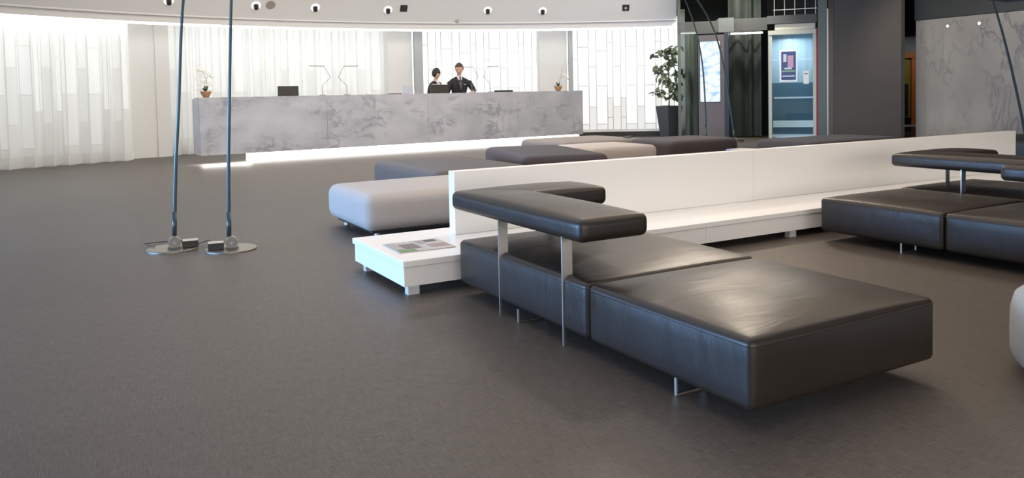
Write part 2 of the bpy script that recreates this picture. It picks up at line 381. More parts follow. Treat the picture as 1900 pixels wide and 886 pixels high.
# window bays and columns
BAYS = [(-190, 241, 13.45, 'curtain'), (312, 722, 13.95, 'curtain'), (785, 1003, 13.95, None), (1063, 1262, 13.95, None)]
PAT = [(.13, (.5, 1.0, 2.0)), (.28, (.33, 1.31, 2.3)), (.19, (.77, 1.8)), (.28, (.33, 1.31, 2.2)), (.14, (.5, 1.0, 2.4)), (.20, (.77, 1.8))]
for bi, (p0, p1, r, cur) in enumerate(BAYS):
    a0, a1 = ang_of(p0, r), ang_of(p1, r)          # a0 > a1
    win = sempty('window_%d' % (bi+1))
    z0, z1 = .13, 3.1
    bm = bmesh.new(); arcwall(bm, a0, a1, r-.06, r+.06, 0, z0, 16); obj('window_sill', bm, 'white' if bi < 3 else 'darkgreenwall', win)
    bm = bmesh.new(); arcwall(bm, a0, a1, r-.05, r-.02, z0, z0+.05, 16); obj('window_ledge', bm, 'white', win)
    a = a0; k = bi*2; pane_cache = {}
    while a > a1+.004:
        wd, cuts = PAT[k % 6]; k += 1
        da = min(wd/r, a-a1); b = a-da; zs = [z0+.05]+list(cuts)+[z1]
        x0, y0 = rp(a, r); x1, y1 = rp(b, r)
        bm = bmesh.new(); wallseg(bm, (x0, y0), (x0+(x1-x0)*.014/max(wd, .1), y0+(y1-y0)*.014/max(wd, .1)), .012, z0, z1)
        obj('mullion', bm, 'mull', win)
        for j in range(len(zs)-1):
            m = 'panel' if zs[j+1] < 1.05 else ('panem' if zs[j+1] < 1.9 else 'paneu')
            if bi > 1 and m != 'paneu': m += '2'
            off = .012*((k+j) % 3)
            bm = bmesh.new(); wallseg(bm, rp(a-.0006, r+off), rp(b+.0006, r+off), .015, zs[j]+.008, zs[j+1]-.008); obj('pane', bm, m, win)
            if j:
                bm = bmesh.new(); wallseg(bm, rp(a-.0006, r-.008), rp(b+.0006, r-.008), .014, zs[j]-.008, zs[j]+.008); obj('glazing_bar', bm, 'mull', win)
        a = b
    bm = bmesh.new(); arcwall(bm, a0+.01, a1-.01, r+.10, r+.2, 0, 3.2, 12); obj('outer_skin', bm, 'wall', win)
def column(name, pa, pb, r, depth, mtl='wall'):
    bm = bmesh.new(); arcwall(bm, ang_of(pa, r), ang_of(pb, r), r, r+depth, 0, 3.2, 4); return struct(name, bm, mtl)
column('wall_pier_1', 240, 290, 13.55, .5)
column('wall_pier_2', 290, 316, 13.52, .55)
column('wall_pier_3', 721, 766, 13.5, .6); column('wall_pier_4', 771, 786, 13.35, .75, 'greywall')
column('wall_pier_5', 1002, 1053, 13.5, .6); column('wall_pier_6', 1056, 1064, 13.35, .75, 'greywall')
for nm, a, b in (('first', 767, 770), ('second', 1053.5, 1055.5)):
    t = thing('strip_light', 'thin vertical strip of light in the pier %s' % ('just left of the woman' if nm == 'first' else 'behind the small counter plant'), 'light')
    bm = bmesh.new(); arcwall(bm, ang_of(a, 13.56), ang_of(b, 13.56), 13.56, 13.6, .05, 2.95, 1); obj('light_strip', bm, 'strip', t)

# curtains: sharp pleats hung from the cove
def curtain(label, px0, px1, r, seed):
    rnd = random.Random(seed); t = thing('curtain', label, 'curtain')
    a0, a1 = ang_of(px0, r), ang_of(px1, r); a = a0; pts = []; s = 1
    while a > a1:
        pts.append((a, r + s*.095 + rnd.uniform(-.01, .01))); s = -s
        a -= (rnd.choice((.16, .2, .26, .30)) if s > 0 else rnd.choice((.06, .09, .12)))/r
    bm = bmesh.new(); cols = []
    fine = []
    for (aa, ra), (ab, rb) in zip(pts, pts[1:]):
        for k in range(3):
            f = k/3; g = f; fine.append((aa+(ab-aa)*f, ra+(rb-ra)*g))
    for aa, ra in fine:
        c = []
        for j in range(7):
            z = .015 + j*3.05/6; rr = ra + .012*math.sin(aa*90+j*1.1)*(1-j/6)
            c.append(bm.verts.new((*rp(aa, rr), z)))
        cols.append(c)
    for c, d in zip(cols, cols[1:]):
        for j in range(6): bm.faces.new((c[j], d[j], d[j+1], c[j+1]))
    # added strips: extra cloth layers put in to darken every fold edge
    for (aa, ra) in pts[1:-1]:
        for lay in (1, 2, 3):
            q = [rp(aa-.0006, ra-.003*lay*(1 if ra < r else -1)), rp(aa+.0009, ra-.003*lay*(1 if ra < r else -1))]
            q = [(*q[0], .02), (*q[1], .02), (*q[1], 3.06), (*q[0], 3.06)]
            bm.faces.new([bm.verts.new(c_) for c_ in q])
    obj('sheer_fabric', bm, 'sheer', t, smooth=False)
    bm = bmesh.new(); tube(bm, [(*rp(a0+(a1-a0)*i/20, r), 3.08) for i in range(21)], .012, 6); obj('curtain_rail', bm, 'whitem', t)
    return t
curtain('floor-length white sheer pleated curtain at the left edge, beside the round lobby wall', -185, 259, 12.95, 3)
curtain('long white sheer pleated curtain behind the marble counter and its left plant pot', 313, 722, 13.55, 5)

# right-hand dark glazed zone
A0 = ring_pt(1258, 12.65)
bm = bmesh.new(); arcwall(bm, ang_of(1264, 14.6), ang_of(1672, 14.6), 14.6, 14.9, 0, 4.3, 24); struct('wall_back', bm, 'darkgreenwall')
gp = [ring_pt(px, 12.68) for px in (1258, 1330, 1424)]
part = thing('glass_partition', 'tall tinted glass partition with a frosted grey band, in front of the kiosk and drapes', 'partition')
for k in range(2):
    bm = bmesh.new(); wallseg(bm, gp[k], gp[k+1], .012, 0.02, 4.2); obj('glass_pane', bm, 'glass', part)
    bm = bmesh.new(); wallseg(bm, gp[k], gp[k+1], -.02, 2.47+.03*k, 2.76+.03*k); obj('frosted_band', bm, 'band', part)
bm = bmesh.new(); wallseg(bm, ring_pt(1258, 12.66), ring_pt(1264, 12.66), .05, 0, 4.2); obj('edge_profile', bm, 'greentube', part)
bm = bmesh.new(); wallseg(bm, ring_pt(1262, 13.0), ring_pt(1293, 13.0), .03, 2.50, 2.54); obj('light_strip', bm, 'strip', part)
bm = bmesh.new(); wallseg(bm, ring_pt(1356, 13.0), ring_pt(1416, 13.0), .03, 2.45, 2.49); obj('light_strip', bm, 'strip', part)
bm = bmesh.new(); wallseg(bm, ring_pt(1424, 12.68), ring_pt(1516, 12.68), -.02, 2.63, 2.82); obj('frosted_band', bm, 'band', part)

def drape(label, px0, px1, r, m, z1, seed, wmin, wmax):
    rnd = random.Random(seed); t = thing('drape', label, 'drape')
    a0, a1 = ang_of(px0, r), ang_of(px1, r); a = a0; pts = []; s = 1
    while a > a1: pts.append((a, r+s*.08)); s = -s; a -= rnd.uniform(wmin, wmax)/r
    bm = bmesh.new(); prev = None
    for (aa, ra), (ab, rb) in zip(pts, pts[1:]):
        for k in range(4):
            f = k/4; g = .5-.5*math.cos(PI*f); p = rp(aa+(ab-aa)*f, ra+(rb-ra)*g)
            c = (bm.verts.new((*p, .02)), bm.verts.new((*p, z1)))
            if prev: bm.faces.new((prev[0], c[0], c[1], prev[1]))
            prev = c
    obj('fabric', bm, m, t, smooth=True); return t
drape('pale greenish pleated drape just left of the digital kiosk, behind tinted glass', 1272, 1297, 13.35, 'drapelight', 2.6, 1, .06, .14)
drape('dark grey-green pleated drape between the kiosk and the lift', 1352, 1428, 13.2, 'drape', 4.1, 2, .08, .22)

# lift
lift = sempty('door_1')
e0, e1 = Vector((*ring_pt(1428, 12.7), 0)), Vector((*ring_pt(1513, 12.7), 0))
ed = (e1-e0).normalized(); en = Vector((-ed.y, ed.x, 0))       # en points away from the room
if en.dot(Vector((CX, CY, 0))-e0) > 0: en = -en
W = (e1-e0).length
LM = Matrix(((ed.x, en.x, 0, e0.x), (ed.y, en.y, 0, e0.y), (0, 0, 1, 0), (0, 0, 0, 1)))
def LB(*a): return B(*a, mtx=LM)
obj('door_frame', LB(-.02, .05, -.04, .1, 0, 2.43), 'cream', lift)
obj('door_frame', LB(W-.05, W+.02, -.04, .1, 0, 2.43), 'cream', lift)
obj('door_header', LB(-.02, W+.02, -.06, .1, 2.38, 2.48), 'cream', lift)
bm = bmesh.new(); prism(bm, [(0.12, 0), (W+.0, 0), (W+.0, .12), (.12, .12)], 2.49, 2.62)
for v in bm.verts: v.co = LM @ v.co
obj('slanted_canopy', bm, 'cream', lift)
obj('red_jamb', LB(W+.025, W+.06, -.04, .1, 0, 2.5), 'red', lift)
obj('dark_jamb', LB(W+.065, W+.2, -.02, .25, 0, 2.7), 'black', lift)
obj('door_glass', LB(.05, W-.05, .02, .035, 0.02, 2.38), thin_glass('lift_door_glass', (.88, .95, .98), .02), lift)
obj('cabin_floor', LB(0, W, .1, 1.2, .001, .03), 'whitem', lift)
obj('cabin_kick_panel', LB(.02, W-.02, 1.12, 1.16, .2, .36), 'petal', lift)
obj('cabin_lower_panel', LB(0, W, 1.16, 1.2, .03, 1.28), 'cabin', lift)
obj('cabin_upper_panel', LB(0, W, 1.16, 1.2, 1.28, 2.45), 'cabinreflect', lift)
obj('cabin_side', LB(-.04, 0, .1, 1.2, 0, 2.45), 'cabin', lift)
obj('cabin_side', LB(W, W+.04, .1, 1.2, 0, 2.45), 'cabin', lift)
obj('cabin_ceiling', LB(-.04, W+.04, .1, 1.2, 2.45, 2.48), 'whitem', lift)
obj('handrail', LB(.05, W-.05, 1.05, 1.08, .90, .94), 'whitem', lift)
# guard grid above the lift
g = thing('guard_grid', 'pale metal guard grid above the lift doors', 'grid')
for i in range(5):
    obj('bar', LB(.1+i*(W-.1)/4, .115+i*(W-.1)/4, .12, .135, 2.65, 4.1), 'steel', g)
for z in (2.95, 3.25, 3.6): obj('rail', LB(.08, W+.04, .105, .12, z, z+.018), 'steel', g)
# lift poster and notice
po = thing('lift_poster', 'white-framed blue and pink poster behind the lift glass', 'poster')
def LQ(x0, x1, z0, z1, y, m, name='printed_area'):
    return obj(name, LB(x0, x1, y-.004, y, z0, z1), m, po)
px = lambda p: (p-1428)/(1513-1428)*W
LQ(px(1447), px(1480), 1.30, 2.03, .012, mat('poster_border', (.97, .97, 1), .5), 'poster_frame')
pc = [mat('poster_deep_blue', (.06, .10, .25), .5), mat('poster_pink', (.55, .35, .5), .5), mat('poster_pale', (.6, .68, .8), .5), mat('poster_green', (.25, .4, .3), .5)]
LQ(px(1450), px(1477), 1.34, 1.99, .007, pc[0]); LQ(px(1454), px(1460), 1.75, 1.93, .002, pc[2]); LQ(px(1462), px(1473), 1.62, 1.9, .002, pc[1])
LQ(px(1451), px(1476), 1.52, 1.56, .002, pc[3]); LQ(px(1452), px(1475), 1.41, 1.44, .002, pc[2]); LQ(px(1456), px(1470), 1.58, 1.62, .002, pc[2])
nt_ = thing('notice_sheet', 'small white notice sheet on the lift glass right of the poster', 'notice')
obj('paper_sheet', LB(px(1491), px(1501), .006, .012, 1.24, 1.54), 'paper', nt_)
obj('printed_line', LB(px(1493), px(1499), .004, .006, 1.46, 1.48), 'cabin', nt_)

# grey-green column, dark column, brown trim
bm = bmesh.new(); wallseg(bm, ring_pt(1518, 12.5), ring_pt(1535, 12.5), .3, 0, 4.3); struct('wall_column_green', bm, 'greentube')
bm = bmesh.new(); wallseg(bm, ring_pt(1534.5, 12.45), ring_pt(1537, 12.45), .03, 0, 2.9); struct('trim_5', bm, 'steel')
bm = bmesh.new(); wallseg(bm, ring_pt(1537, 12.4), ring_pt(1549, 12.3), .3, 0, 4.3); struct('trim_6', bm, 'colside')
c0, c1 = ring_pt(1548, 12.25), ring_pt(1672, 12.25)
bm = bmesh.new(); prism(bm, [c0, c1, (c1[0]+.55, c1[1]+.40), (c0[0]+.4, c0[1]+.5)], 0, 4.3); struct('wall_column_dark', bm, 'column')
c2 = ring_pt(1678.5, 12.27)
bm = bmesh.new(); prism(bm, [c1, c2, (c2[0]+.45, c2[1]+.33), (c1[0]+.5, c1[1]+.4)], 0, 4.3); struct('trim_7', bm, 'darkgreenwall')

# marble wall on the right
mx0, my0 = ring_pt(1699, 12.6)
mw = sempty('wall_right')
ys = [my0, my0-2.45, my0-4.9, my0-7.4]
for k in range(3):
    obj('marble_panel', B(mx0, mx0+.25, ys[k+1]+.003, ys[k]-.003, 0, 2.53), 'stone', mw)
struct('wall_right_upper', B(mx0-.02, mx0+.4, my0-9, my0+.02, 2.54, 4.3), 'darkgreenwall')
struct('trim_8', B(mx0-.55, mx0-.02, my0-4.2, my0-1.75, 2.75, 4.3), 'greentube')
for k, (yy, zz) in enumerate(((9.93, 2.36), (9.28, 2.36))):  # glowing discs added to stand for downlight reflections in the polished marble
    t = thing('reflection_disc', 'tiny glowing disc for a downlight reflection high on the marble wall, %s' % ('nearer the dark column' if k == 0 else 'nearer the picture edge'), 'light', (mx0, yy, zz))
    bm = bmesh.new(); cyl(bm, (-.012, 0, 0), (0, 0, 0), .035, n=16); obj('disc_rim', bm, 'steel', t)
    bm = bmesh.new(); cyl(bm, (-.016, 0, 0), (-.012, 0, 0), .028, n=16); obj('disc_face', bm, emis('warm_glint', (1, .9, .8), 1.6), t)
# corridor seen through the gap
dirn = Vector((18.53, 12.51, 0)).normalized(); sd = Vector((-dirn.y, dirn.x, 0))
CMx = Matrix(((-sd.x, dirn.x, 0, 18.53), (-sd.y, dirn.y, 0, 12.51), (0, 0, 1, 0), (0, 0, 0, 1)))
def CB(*a): return B(*a, mtx=CMx)
struct('wall_corridor', CB(-1.4, 1.4, .25, .35, 0, 4.3), mat('corridor_dark', (.05, .035, .03), .7))
struct('trim_9', CB(-.5, .5, .12, .2, 2.0, 2.38), mat('pale_blue_bulkhead', (.3, .36, .46), .6))
struct('door_2', CB(.02, .42, .05, .15, 0, 2.0), mat('orange_door', (.85, .25, .04), .5))
struct('door_3', CB(-.55, .0, .14, .2, .34, 1.84), mat('yellow_green_panel', (.42, .36, .04), .5))
struct('trim_10', CB(-.55, .5, .02, .12, 1.84, 1.99), mat('orange_lintel', (.6, .22, .03), .5))
struct('trim_11', CB(-.15, -.05, .08, .13, .4, 1.2), 'black')
struct('trim_12', CB(-.6, .6, -.05, .1, .12, .17), 'whitem')
spot('drape_fill', (13.3, 13.2, 4.0), (13.75, 14.1, 1.0), 330, (1, .97, .85), 110)  # unseen spot added to brighten the drapes
spot('corridor_lamp', (17.3, 11.7, 2.3), (18.5, 12.5, 1), 14, (1, .9, .75), 100)
# outer enclosure
struct('wall_far_right', B(23, 23.2, -10, 22, 0, 4.3), 'darkgreenwall')
struct('wall_far_back', B(12, 23, 21, 21.2, 0, 4.3), 'darkgreenwall')

# ================================================================ CEILING FIXTURES
def on_fascia(o, x, y, z):
    n = Vector((CX-x, CY-y, 0)).normalized()*.8 + Vector((0, 0, -.6)); n.normalize()
    o.location = Vector((x, y, z)) + n*.002
    zax = -n; xax = Vector((0, 0, 1)).cross(zax).normalized(); yax = zax.cross(xax)
    o.rotation_euler = Matrix((xax, yax, zax)).transposed().to_euler()
for k, (x, y, z) in enumerate(((1.83, 16.593, 3.071), (3.52, 16.896, 3.072), (4.767, 16.963, 3.079), (6.376, 16.87, 3.077), (8.619, 16.364, 3.089), (9.834, 15.916, 3.072))):
    where = ('above the white pier left of the poles', 'beside the round ceiling speaker',
             'over the left part of the counter', 'left of the square vent over the counter',
             'above the desk lamps right of the man', 'above the right end of the counter')[k]
    t = thing('recessed_spotlight', 'white ceiling spotlight with black centre, ' + where, 'spotlight', group='ceiling spotlights above reception'); on_fascia(t, x, y, z)
    bm = bmesh.new(); lathe(bm, [(.10, 0), (.098, -.008), (.088, -.010), (.06, -.003)], 24); obj('spotlight_trim', bm, 'glowring', t, smooth=True)
    bm = bmesh.new(); cyl(bm, (0, 0, .0), (.01, -.03, -.075), .05, .045, 18); obj('lamp_head', bm, 'black', t)
for k, (x, y, z) in enumerate(((6.717, 16.792, 3.117), (11.528, 14.969, 3.108))):
    t = thing('ceiling_vent', 'square dark ceiling vent ' + ('near the middle of the white ceiling, over the counter' if k == 0 else 'at the right of the white ceiling, over the gridded window'), 'vent'); on_fascia(t, x, y, z)
    obj('vent_frame', B(-.078, .078, -.078, .078, -.02, 0), 'black', t)
    for i in range(4): obj('slat', B(-.066, .066, -.062+i*.034, -.046+i*.034, -.026, -.02), 'plum', t)
    if k: 
        bm = bmesh.new(); cyl(bm, (0, 0, -.036), (0, 0, -.02), .032, n=14); obj('vent_centre', bm, 'lightgrey', t)
t = thing('ceiling_speaker', 'round off-white ceiling speaker right of a spotlight near the lamp poles', 'speaker'); on_fascia(t, 3.817, 16.908, 3.095)
bm = bmesh.new(); lathe(bm, [(.10, 0), (.10, -.008), (.085, -.014), (.0, -.014)], 24); obj('speaker_grille', bm, 'beige', t)
t = thing('smoke_detector', 'tiny pale detector on the ceiling edge just right of the suited man', 'detector'); on_fascia(t, 7.997, 16.718, 2.869)
bm = bmesh.new(); lathe(bm, [(.05, 0), (.045, -.03), (.02, -.045), (.0, -.045)], 16); obj('detector_body', bm, 'cream', t, smooth=True)

# ================================================================ RECEPTION COUNTER
cA = Vector((2.08, 14.98, 0)); cB = Vector((10.72, 15.62, 0)); cd = (cB-cA).normalized(); L = (cB-cA).length; cn = Vector((-cd.y, cd.x, 0))
rzc = math.atan2(cd.y, cd.x)
rc = thing('reception_counter', 'long reception counter clad in grey-white marble with light glowing under it', 'counter', cA, rzc)
js = [0, 2.35, 4.55, 6.8, L]
for k in range(4):
    obj('marble_panel', B(js[k]+.002, js[k+1]-.002, 0, .03, .165, 1.175), 'counter', rc)
obj('end_panel', B(0, .03, .031, .55, .165, 1.175), 'counter', rc)
obj('end_panel', B(L-.03, L, .031, .55, .165, 1.175), 'counter', rc)
obj('counter_top', B(0, L, 0, .36, 1.176, 1.195), 'counter', rc)
obj('inner_wall', B(.03, L-.03, .33, .36, .165, 1.175), 'white', rc)
obj('worktop', B(.03, L-.03, .361, .55, .73, .76), 'white', rc)
obj('counter_bottom', B(.03, L-.03, .031, .55, .165, .2), 'white', rc)
obj('glowing_plinth', B(.92, L-.1, .03, .5, .0, .155), 'stripw', rc)
def C_(s, d, z): return cA + cd*s + cn*d + Vector((0, 0, z))
area('floor_streak_fill', C_(.45, .05, .155), (0, 0, -1), .85, .1, 16, (1, .97, .92))  # added lamp that puts a bright streak on the floor, left end
def s_at(X): return (X-cA.x)/cd.x
TOPZ = 1.195
# monitors seen from behind
def monitor(label, X, tilt=0, w=.40, top=1.36, grp='counter screens'):
    t = thing('monitor', label, 'monitor', C_(s_at(X), (.455), .76), rzc+tilt)
    h = top-.76
    bm = bevel(B(-w/2, w/2, -.02, .012, h-.27, h), .006); obj('screen_back', bm, mat('grey_brown_screen_back', (.05, .043, .038), .35), t)
    obj('bezel', B(-w/2-.004, w/2+.004, .012, .022, h-.275, h+.004), 'black', t)
    obj('stand', B(-.03, .03, -.01, .02, .015, h-.15), 'black', t); obj('foot', B(-.12, .12, -.08, .08, 0, .015), 'black', t)
    return t
monitor('dark computer screen on the counter left of the desk lamps, standing alone', 3.83, .05, .40, 1.385)
monitor('dark computer screen in front of the man and woman', 7.13, 0, .44, 1.375)
t = thing('paper_stack', 'white papers lying on the screen top in front of the suited man', 'papers', C_(s_at(7.16), .455, 1.382), rzc); obj('paper_sheet', B(-.18, .16, -.05, .06, 0, .012), 'paper', t)
t = thing('keyboard_tray', 'low flat dark tray on the counter right of the man', 'tray', C_(s_at(8.62), .2, TOPZ), rzc); obj('tray_body', bevel(B(-.2, .2, -.09, .09, 0, .035), .008), 'black', t)
obj('tray_edge', B(-.19, .19, -.08, .08, .035, .04), 'darkgrey', t)
t = thing('leaflet_holder', 'clear holder with white leaflet on the counter beside the pier', 'leaflet holder', C_(s_at(6.22), .2, TOPZ), rzc)
obj('acrylic_stand', B(-.08, .08, -.02, -.015, 0, .17), thin_glass('acrylic', (.9, .92, .95), .08), t); obj('leaflet', B(-.075, .075, -.012, -.008, .01, .165), 'paper', t)
obj('stand_foot', B(-.08, .08, -.05, .04, 0, .005), thin_glass('acrylic_foot', (.9, .92, .95), .08), t)
for k in range(2):
    t = thing('notepad', ('flat dark notepad on the counter just left of the leaflet holder', 'flat pale notepad on the counter between lamp and leaflet holder')[k], 'notepad', C_(s_at((5.95, 5.45)[k]), .18, TOPZ), rzc+.1)
    obj('pad_block', B(-.12, .12, -.07, .07, 0, .015), ('black', 'paper')[k], t)
# desk lamps
def desk_lamp(label, X, s, side=1, dd=.2):
    t = thing('desk_lamp', label, 'lamp', C_(s_at(X), dd, TOPZ), rzc)
    m = mat('grey_lamp_metal', (.3, .3, .3), .4, .6)
    bm = bmesh.new(); cyl(bm, (0, 0, 0), (0, 0, .012), .06, n=20); obj('lamp_foot', bm, m, t)
    bm = bmesh.new(); tube(bm, [(0, 0, .01), (0, 0, .19*s)], .006, 8); obj('stem', bm, m, t)
    bm = bmesh.new(); tube(bm, [(0, 0, .19*s), (.17*side, 0, .35*s)], .005, 8); obj('lower_arm', bm, m, t)
    bm = bmesh.new(); tube(bm, [(.17*side, 0, .35*s), (.05*side, 0, .57*s)], .005, 8); obj('upper_arm', bm, m, t)
    bm = bmesh.new(); tube(bm, [(.05*side, 0, .57*s), (-.25*side, 0, .575*s)], [.008, .007], 8); obj('lamp_head', bm, m, t)
    return t
desk_lamp('thin jointed grey desk lamp with its arm reaching left, near the lone screen', 4.42, 1, 1)
desk_lamp('thin grey desk lamp, arm reaching right, beside its mirror twin near the lone screen', 4.92, 1, -1)
desk_lamp('thin jointed grey desk lamp right of the man, arm reaching right over the counter', 8.27, 1, -1)
desk_lamp('thin jointed grey desk lamp close beside the man, its short arm facing left', 7.86, .98, 1, .3)

# plants on the counter
def leaf_mesh(w, l, bend, seg=5):
    bm = bmesh.new(); rows = []
    for i in range(seg+1):
        f = i/seg; ww = w*math.sin(PI*min(1, f*.93+.05))**.8; y = l*f; z = l*bend*f*f
        rows.append([bm.verts.new((-ww/2, y, -z+.06*ww)), bm.verts.new((0, y, -z)), bm.verts.new((ww/2, y, -z+.06*ww))])
    for a, b in zip(rows, rows[1:]):
        bm.faces.new((a[0], a[1], b[1], b[0])); bm.faces.new((a[1], a[2], b[2], b[1]))
    return bm
def orchid(label, loc, kind):
    t = thing('potted_orchid', label, 'plant', loc)
    bm = bmesh.new(); lathe(bm, [(.045, 0), (.06, .02), (.095, .09), (.1, .115), (.09, .115), (.085, .10)], 20); obj('bowl', bm, 'pot', t, smooth=True)
    bm = bmesh.new(); cyl(bm, (0, 0, .09), (0, 0, .102), .084); obj('soil', bm, 'soil', t)
    for i, (a, l, b, e) in enumerate(((.2, .2, .3, .5), (1.5, .14, .2, 1.1), (2.9, .2, .3, .5), (4.2, .16, .3, .7), (5.3, .13, .1, 1.2), (2.2, .12, .1, 1.3))):
        o = obj('leaf', leaf_mesh(.06, l, b), 'leaf', t, smooth=True); o.location = (0, 0, .10); o.rotation_euler = (e, 0, a-PI/2)
    stems = (((0, 0, .1), (.02, 0, .3), (-.03, .0, .45), (-.12, 0, .5)), ((0, .02, .1), (-.03, 0, .25), (.05, 0, .38), (.12, 0, .36))) if kind == 0 else \
            (((0, 0, .1), (.06, 0, .3), (.12, .0, .5), (.10, 0, .62)), ((0, .02, .1), (.06, 0, .28), (.14, 0, .36), (.24, 0, .3)))
    for st in stems:
        bm = bmesh.new(); tube(bm, st, .004, 6); obj('stem', bm, 'leaf2', t)
    rnd = random.Random(kind)
    spots = [(-.12, .5), (-.06, .49), (.0, .46), (.06, .42), (.11, .38), (-.09, .43), (-.12, .33), (-.05, .31), (-.1, .26), (.03, .27), (.09, .24), (-.03, .38)] if kind == 0 else [(.10, .62), (.11, .52), (.16, .37), (.22, .33), (.26, .29), (.2, .38)]
    for x, z in spots:
        bm = bmesh.new(); c = Vector((x, rnd.uniform(-.03, .03), z))
        for q in range(5):
            a = q*2*PI/5; mt = Matrix.Translation(c) @ Matrix.Rotation(a, 4, 'Y') @ Matrix.Translation((0, 0, .022))
            ellipsoid(bm, (0, 0, 0), (.014, .004, .022), 7, 5, mt)
        f = obj('flower', bm, 'petal', t, smooth=True)
    return t
orchid('white orchid with dark leaves in a terracotta bowl at the left end of the counter', C_(s_at(2.24), .16, TOPZ), 0)
orchid('small leaning orchid in an orange-brown bowl at the right end of the counter', C_(s_at(10.15), .2, TOPZ), 1)

# big planter
t = thing('tall_planter', 'bushy broad-leaved plant in a tall tapered charcoal planter beside the tinted glass', 'plant', (*ring_pt(1241, 13.15), 0))
bm = bmesh.new()
n0 = [(-.15, -.15), (.15, -.15), (.15, .15), (-.15, .15)]; n1 = [(-.23, -.23), (.23, -.23), (.23, .23), (-.23, .23)]
a = [bm.verts.new((x, y, 0)) for x, y in n0]; b = [bm.verts.new((x, y, .78)) for x, y in n1]; c = [bm.verts.new((x*.9, y*.9, .78)) for x, y in n1]; d = [bm.verts.new((x*.88, y*.88, .70)) for x, y in n1]
for P0, P1 in ((a, b), (b, c), (c, d)):
    for i in range(4): bm.faces.new((P0[i], P0[(i+1) % 4], P1[(i+1) % 4], P1[i]))
bm.faces.new(a[::-1]); obj('planter_box', bm, 'planter', t)
obj('soil', B(-.2, .2, -.2, .2, .68, .70), 'soil', t)
bm = bmesh.new(); tube(bm, [(0, 0, .7), (.02, .01, 1.2), (-.02, 0, 1.7), (.03, 0, 2.1)], [.025, .02, .014, .008], 8); obj('trunk', bm, 'bark', t)
rnd = random.Random(11); lm = [leaf_mesh(.11, .17, .35), leaf_mesh(.09, .13, .2)]
lms = []
for k, m_ in enumerate(('leaf', 'leaf2')):
    me = bpy.data.meshes.new('leaf'); lm[k].to_mesh(me); me.materials.append(MT[m_]); lms.append(me)
br = []
for i in range(11):
    z = .95+i*.11; a_ = i*2.4; rr = .36*(1-.55*abs((z-1.4)/.8)**1.5)
    e_ = Vector((rr*math.cos(a_), rr*math.sin(a_), z+.12)); br.append((Vector((0, 0, z)), e_))
    bm = bmesh.new(); tube(bm, [(0, 0, z), tuple((Vector((0, 0, z))+e_)/2+Vector((0, 0, .03))), tuple(e_)], [.009, .007, .004], 6); obj('branch', bm, 'bark', t)
for i in range(260):
    p, q = br[i % len(br)]; c = p+(q-p)*rnd.uniform(.35, 1.1)+Vector((rnd.uniform(-.07, .07), rnd.uniform(-.07, .07), rnd.uniform(-.1, .1)))
    if i > 240: c = Vector((rnd.uniform(-.05, .05), rnd.uniform(-.05, .05), rnd.uniform(2.0, 2.22)))
    o = bpy.data.objects.new('leaf', lms[rnd.random() < .45]); COL.objects.link(o); o.parent = t
    o.location = c; o.rotation_euler = (rnd.uniform(-1.2, .5), rnd.uniform(-.6, .6), rnd.uniform(0, 2*PI)); s_ = rnd.uniform(.7, 1.15); o.scale = (s_, s_, s_)

# digital kiosk
k0, k1 = Vector((*ring_pt(1296, 12.45), 0)), Vector((*ring_pt(1344, 12.35), 0))
kd = (k1-k0).normalized(); kn = Vector((-kd.y, kd.x, 0)); 
if kn.dot(Vector((CX, CY, 0))-k0) > 0: kn = -kn
KW = (k1-k0).length
ki = thing('digital_kiosk', 'freestanding brown-grey information kiosk with a bright lit screen', 'kiosk', k0, math.atan2(kd.y, kd.x))
sgn = 1 if kn.dot(Vector((-kd.y, kd.x, 0))) > 0 else -1
obj('kiosk_body', B(0, KW, 0, .14, 0, 2.42), 'kiosk', ki)
obj('kiosk_side', B(KW, KW+.10, 0, .14, 0, 2.46), 'kioskside', ki)
obj('screen', B(.035, KW-.08, -.012, 0, .86, 2.28), 'black', ki)
def scr():
    m = bpy.data.materials.new('lit_screen'); m.use_nodes = True; nt = m.node_tree; nt.nodes.clear(); N = nt.nodes.new; Lk = nt.links.new
    tc = N('ShaderNodeTexCoord'); mp = N('ShaderNodeMapping'); mp.inputs['Scale'].default_value = (2, 1, 4); n = N('ShaderNodeTexNoise'); n.inputs['Scale'].default_value = 2.2; n.inputs['Detail'].default_value = 4
    Lk(tc.outputs['Object'], mp.inputs[0]); Lk(mp.outputs[0], n.inputs[0])
    r = N('ShaderNodeValToRGB'); e = r.color_ramp.elements; e[0].position = .33; e[0].color = (.40, .66, .95, 1); e[1].position = .50; e[1].color = (.9, .97, 1, 1)
    Lk(n.outputs[0], r.inputs[0]); em = N('ShaderNodeEmission'); em.inputs[1].default_value = 1.05; Lk(r.outputs[0], em.inputs[0])
    o = N('ShaderNodeOutputMaterial'); Lk(em.outputs[0], o.inputs[0]); return m
obj('lit_display', B(.045, KW-.09, -.018, -.012, .87, 2.27), scr(), ki)
obj('kiosk_sign', B(KW*.78, KW+.22, .05, .12, 2.47, 2.80), mat('pale_grey_box', (.20, .215, .195), .5), ki)

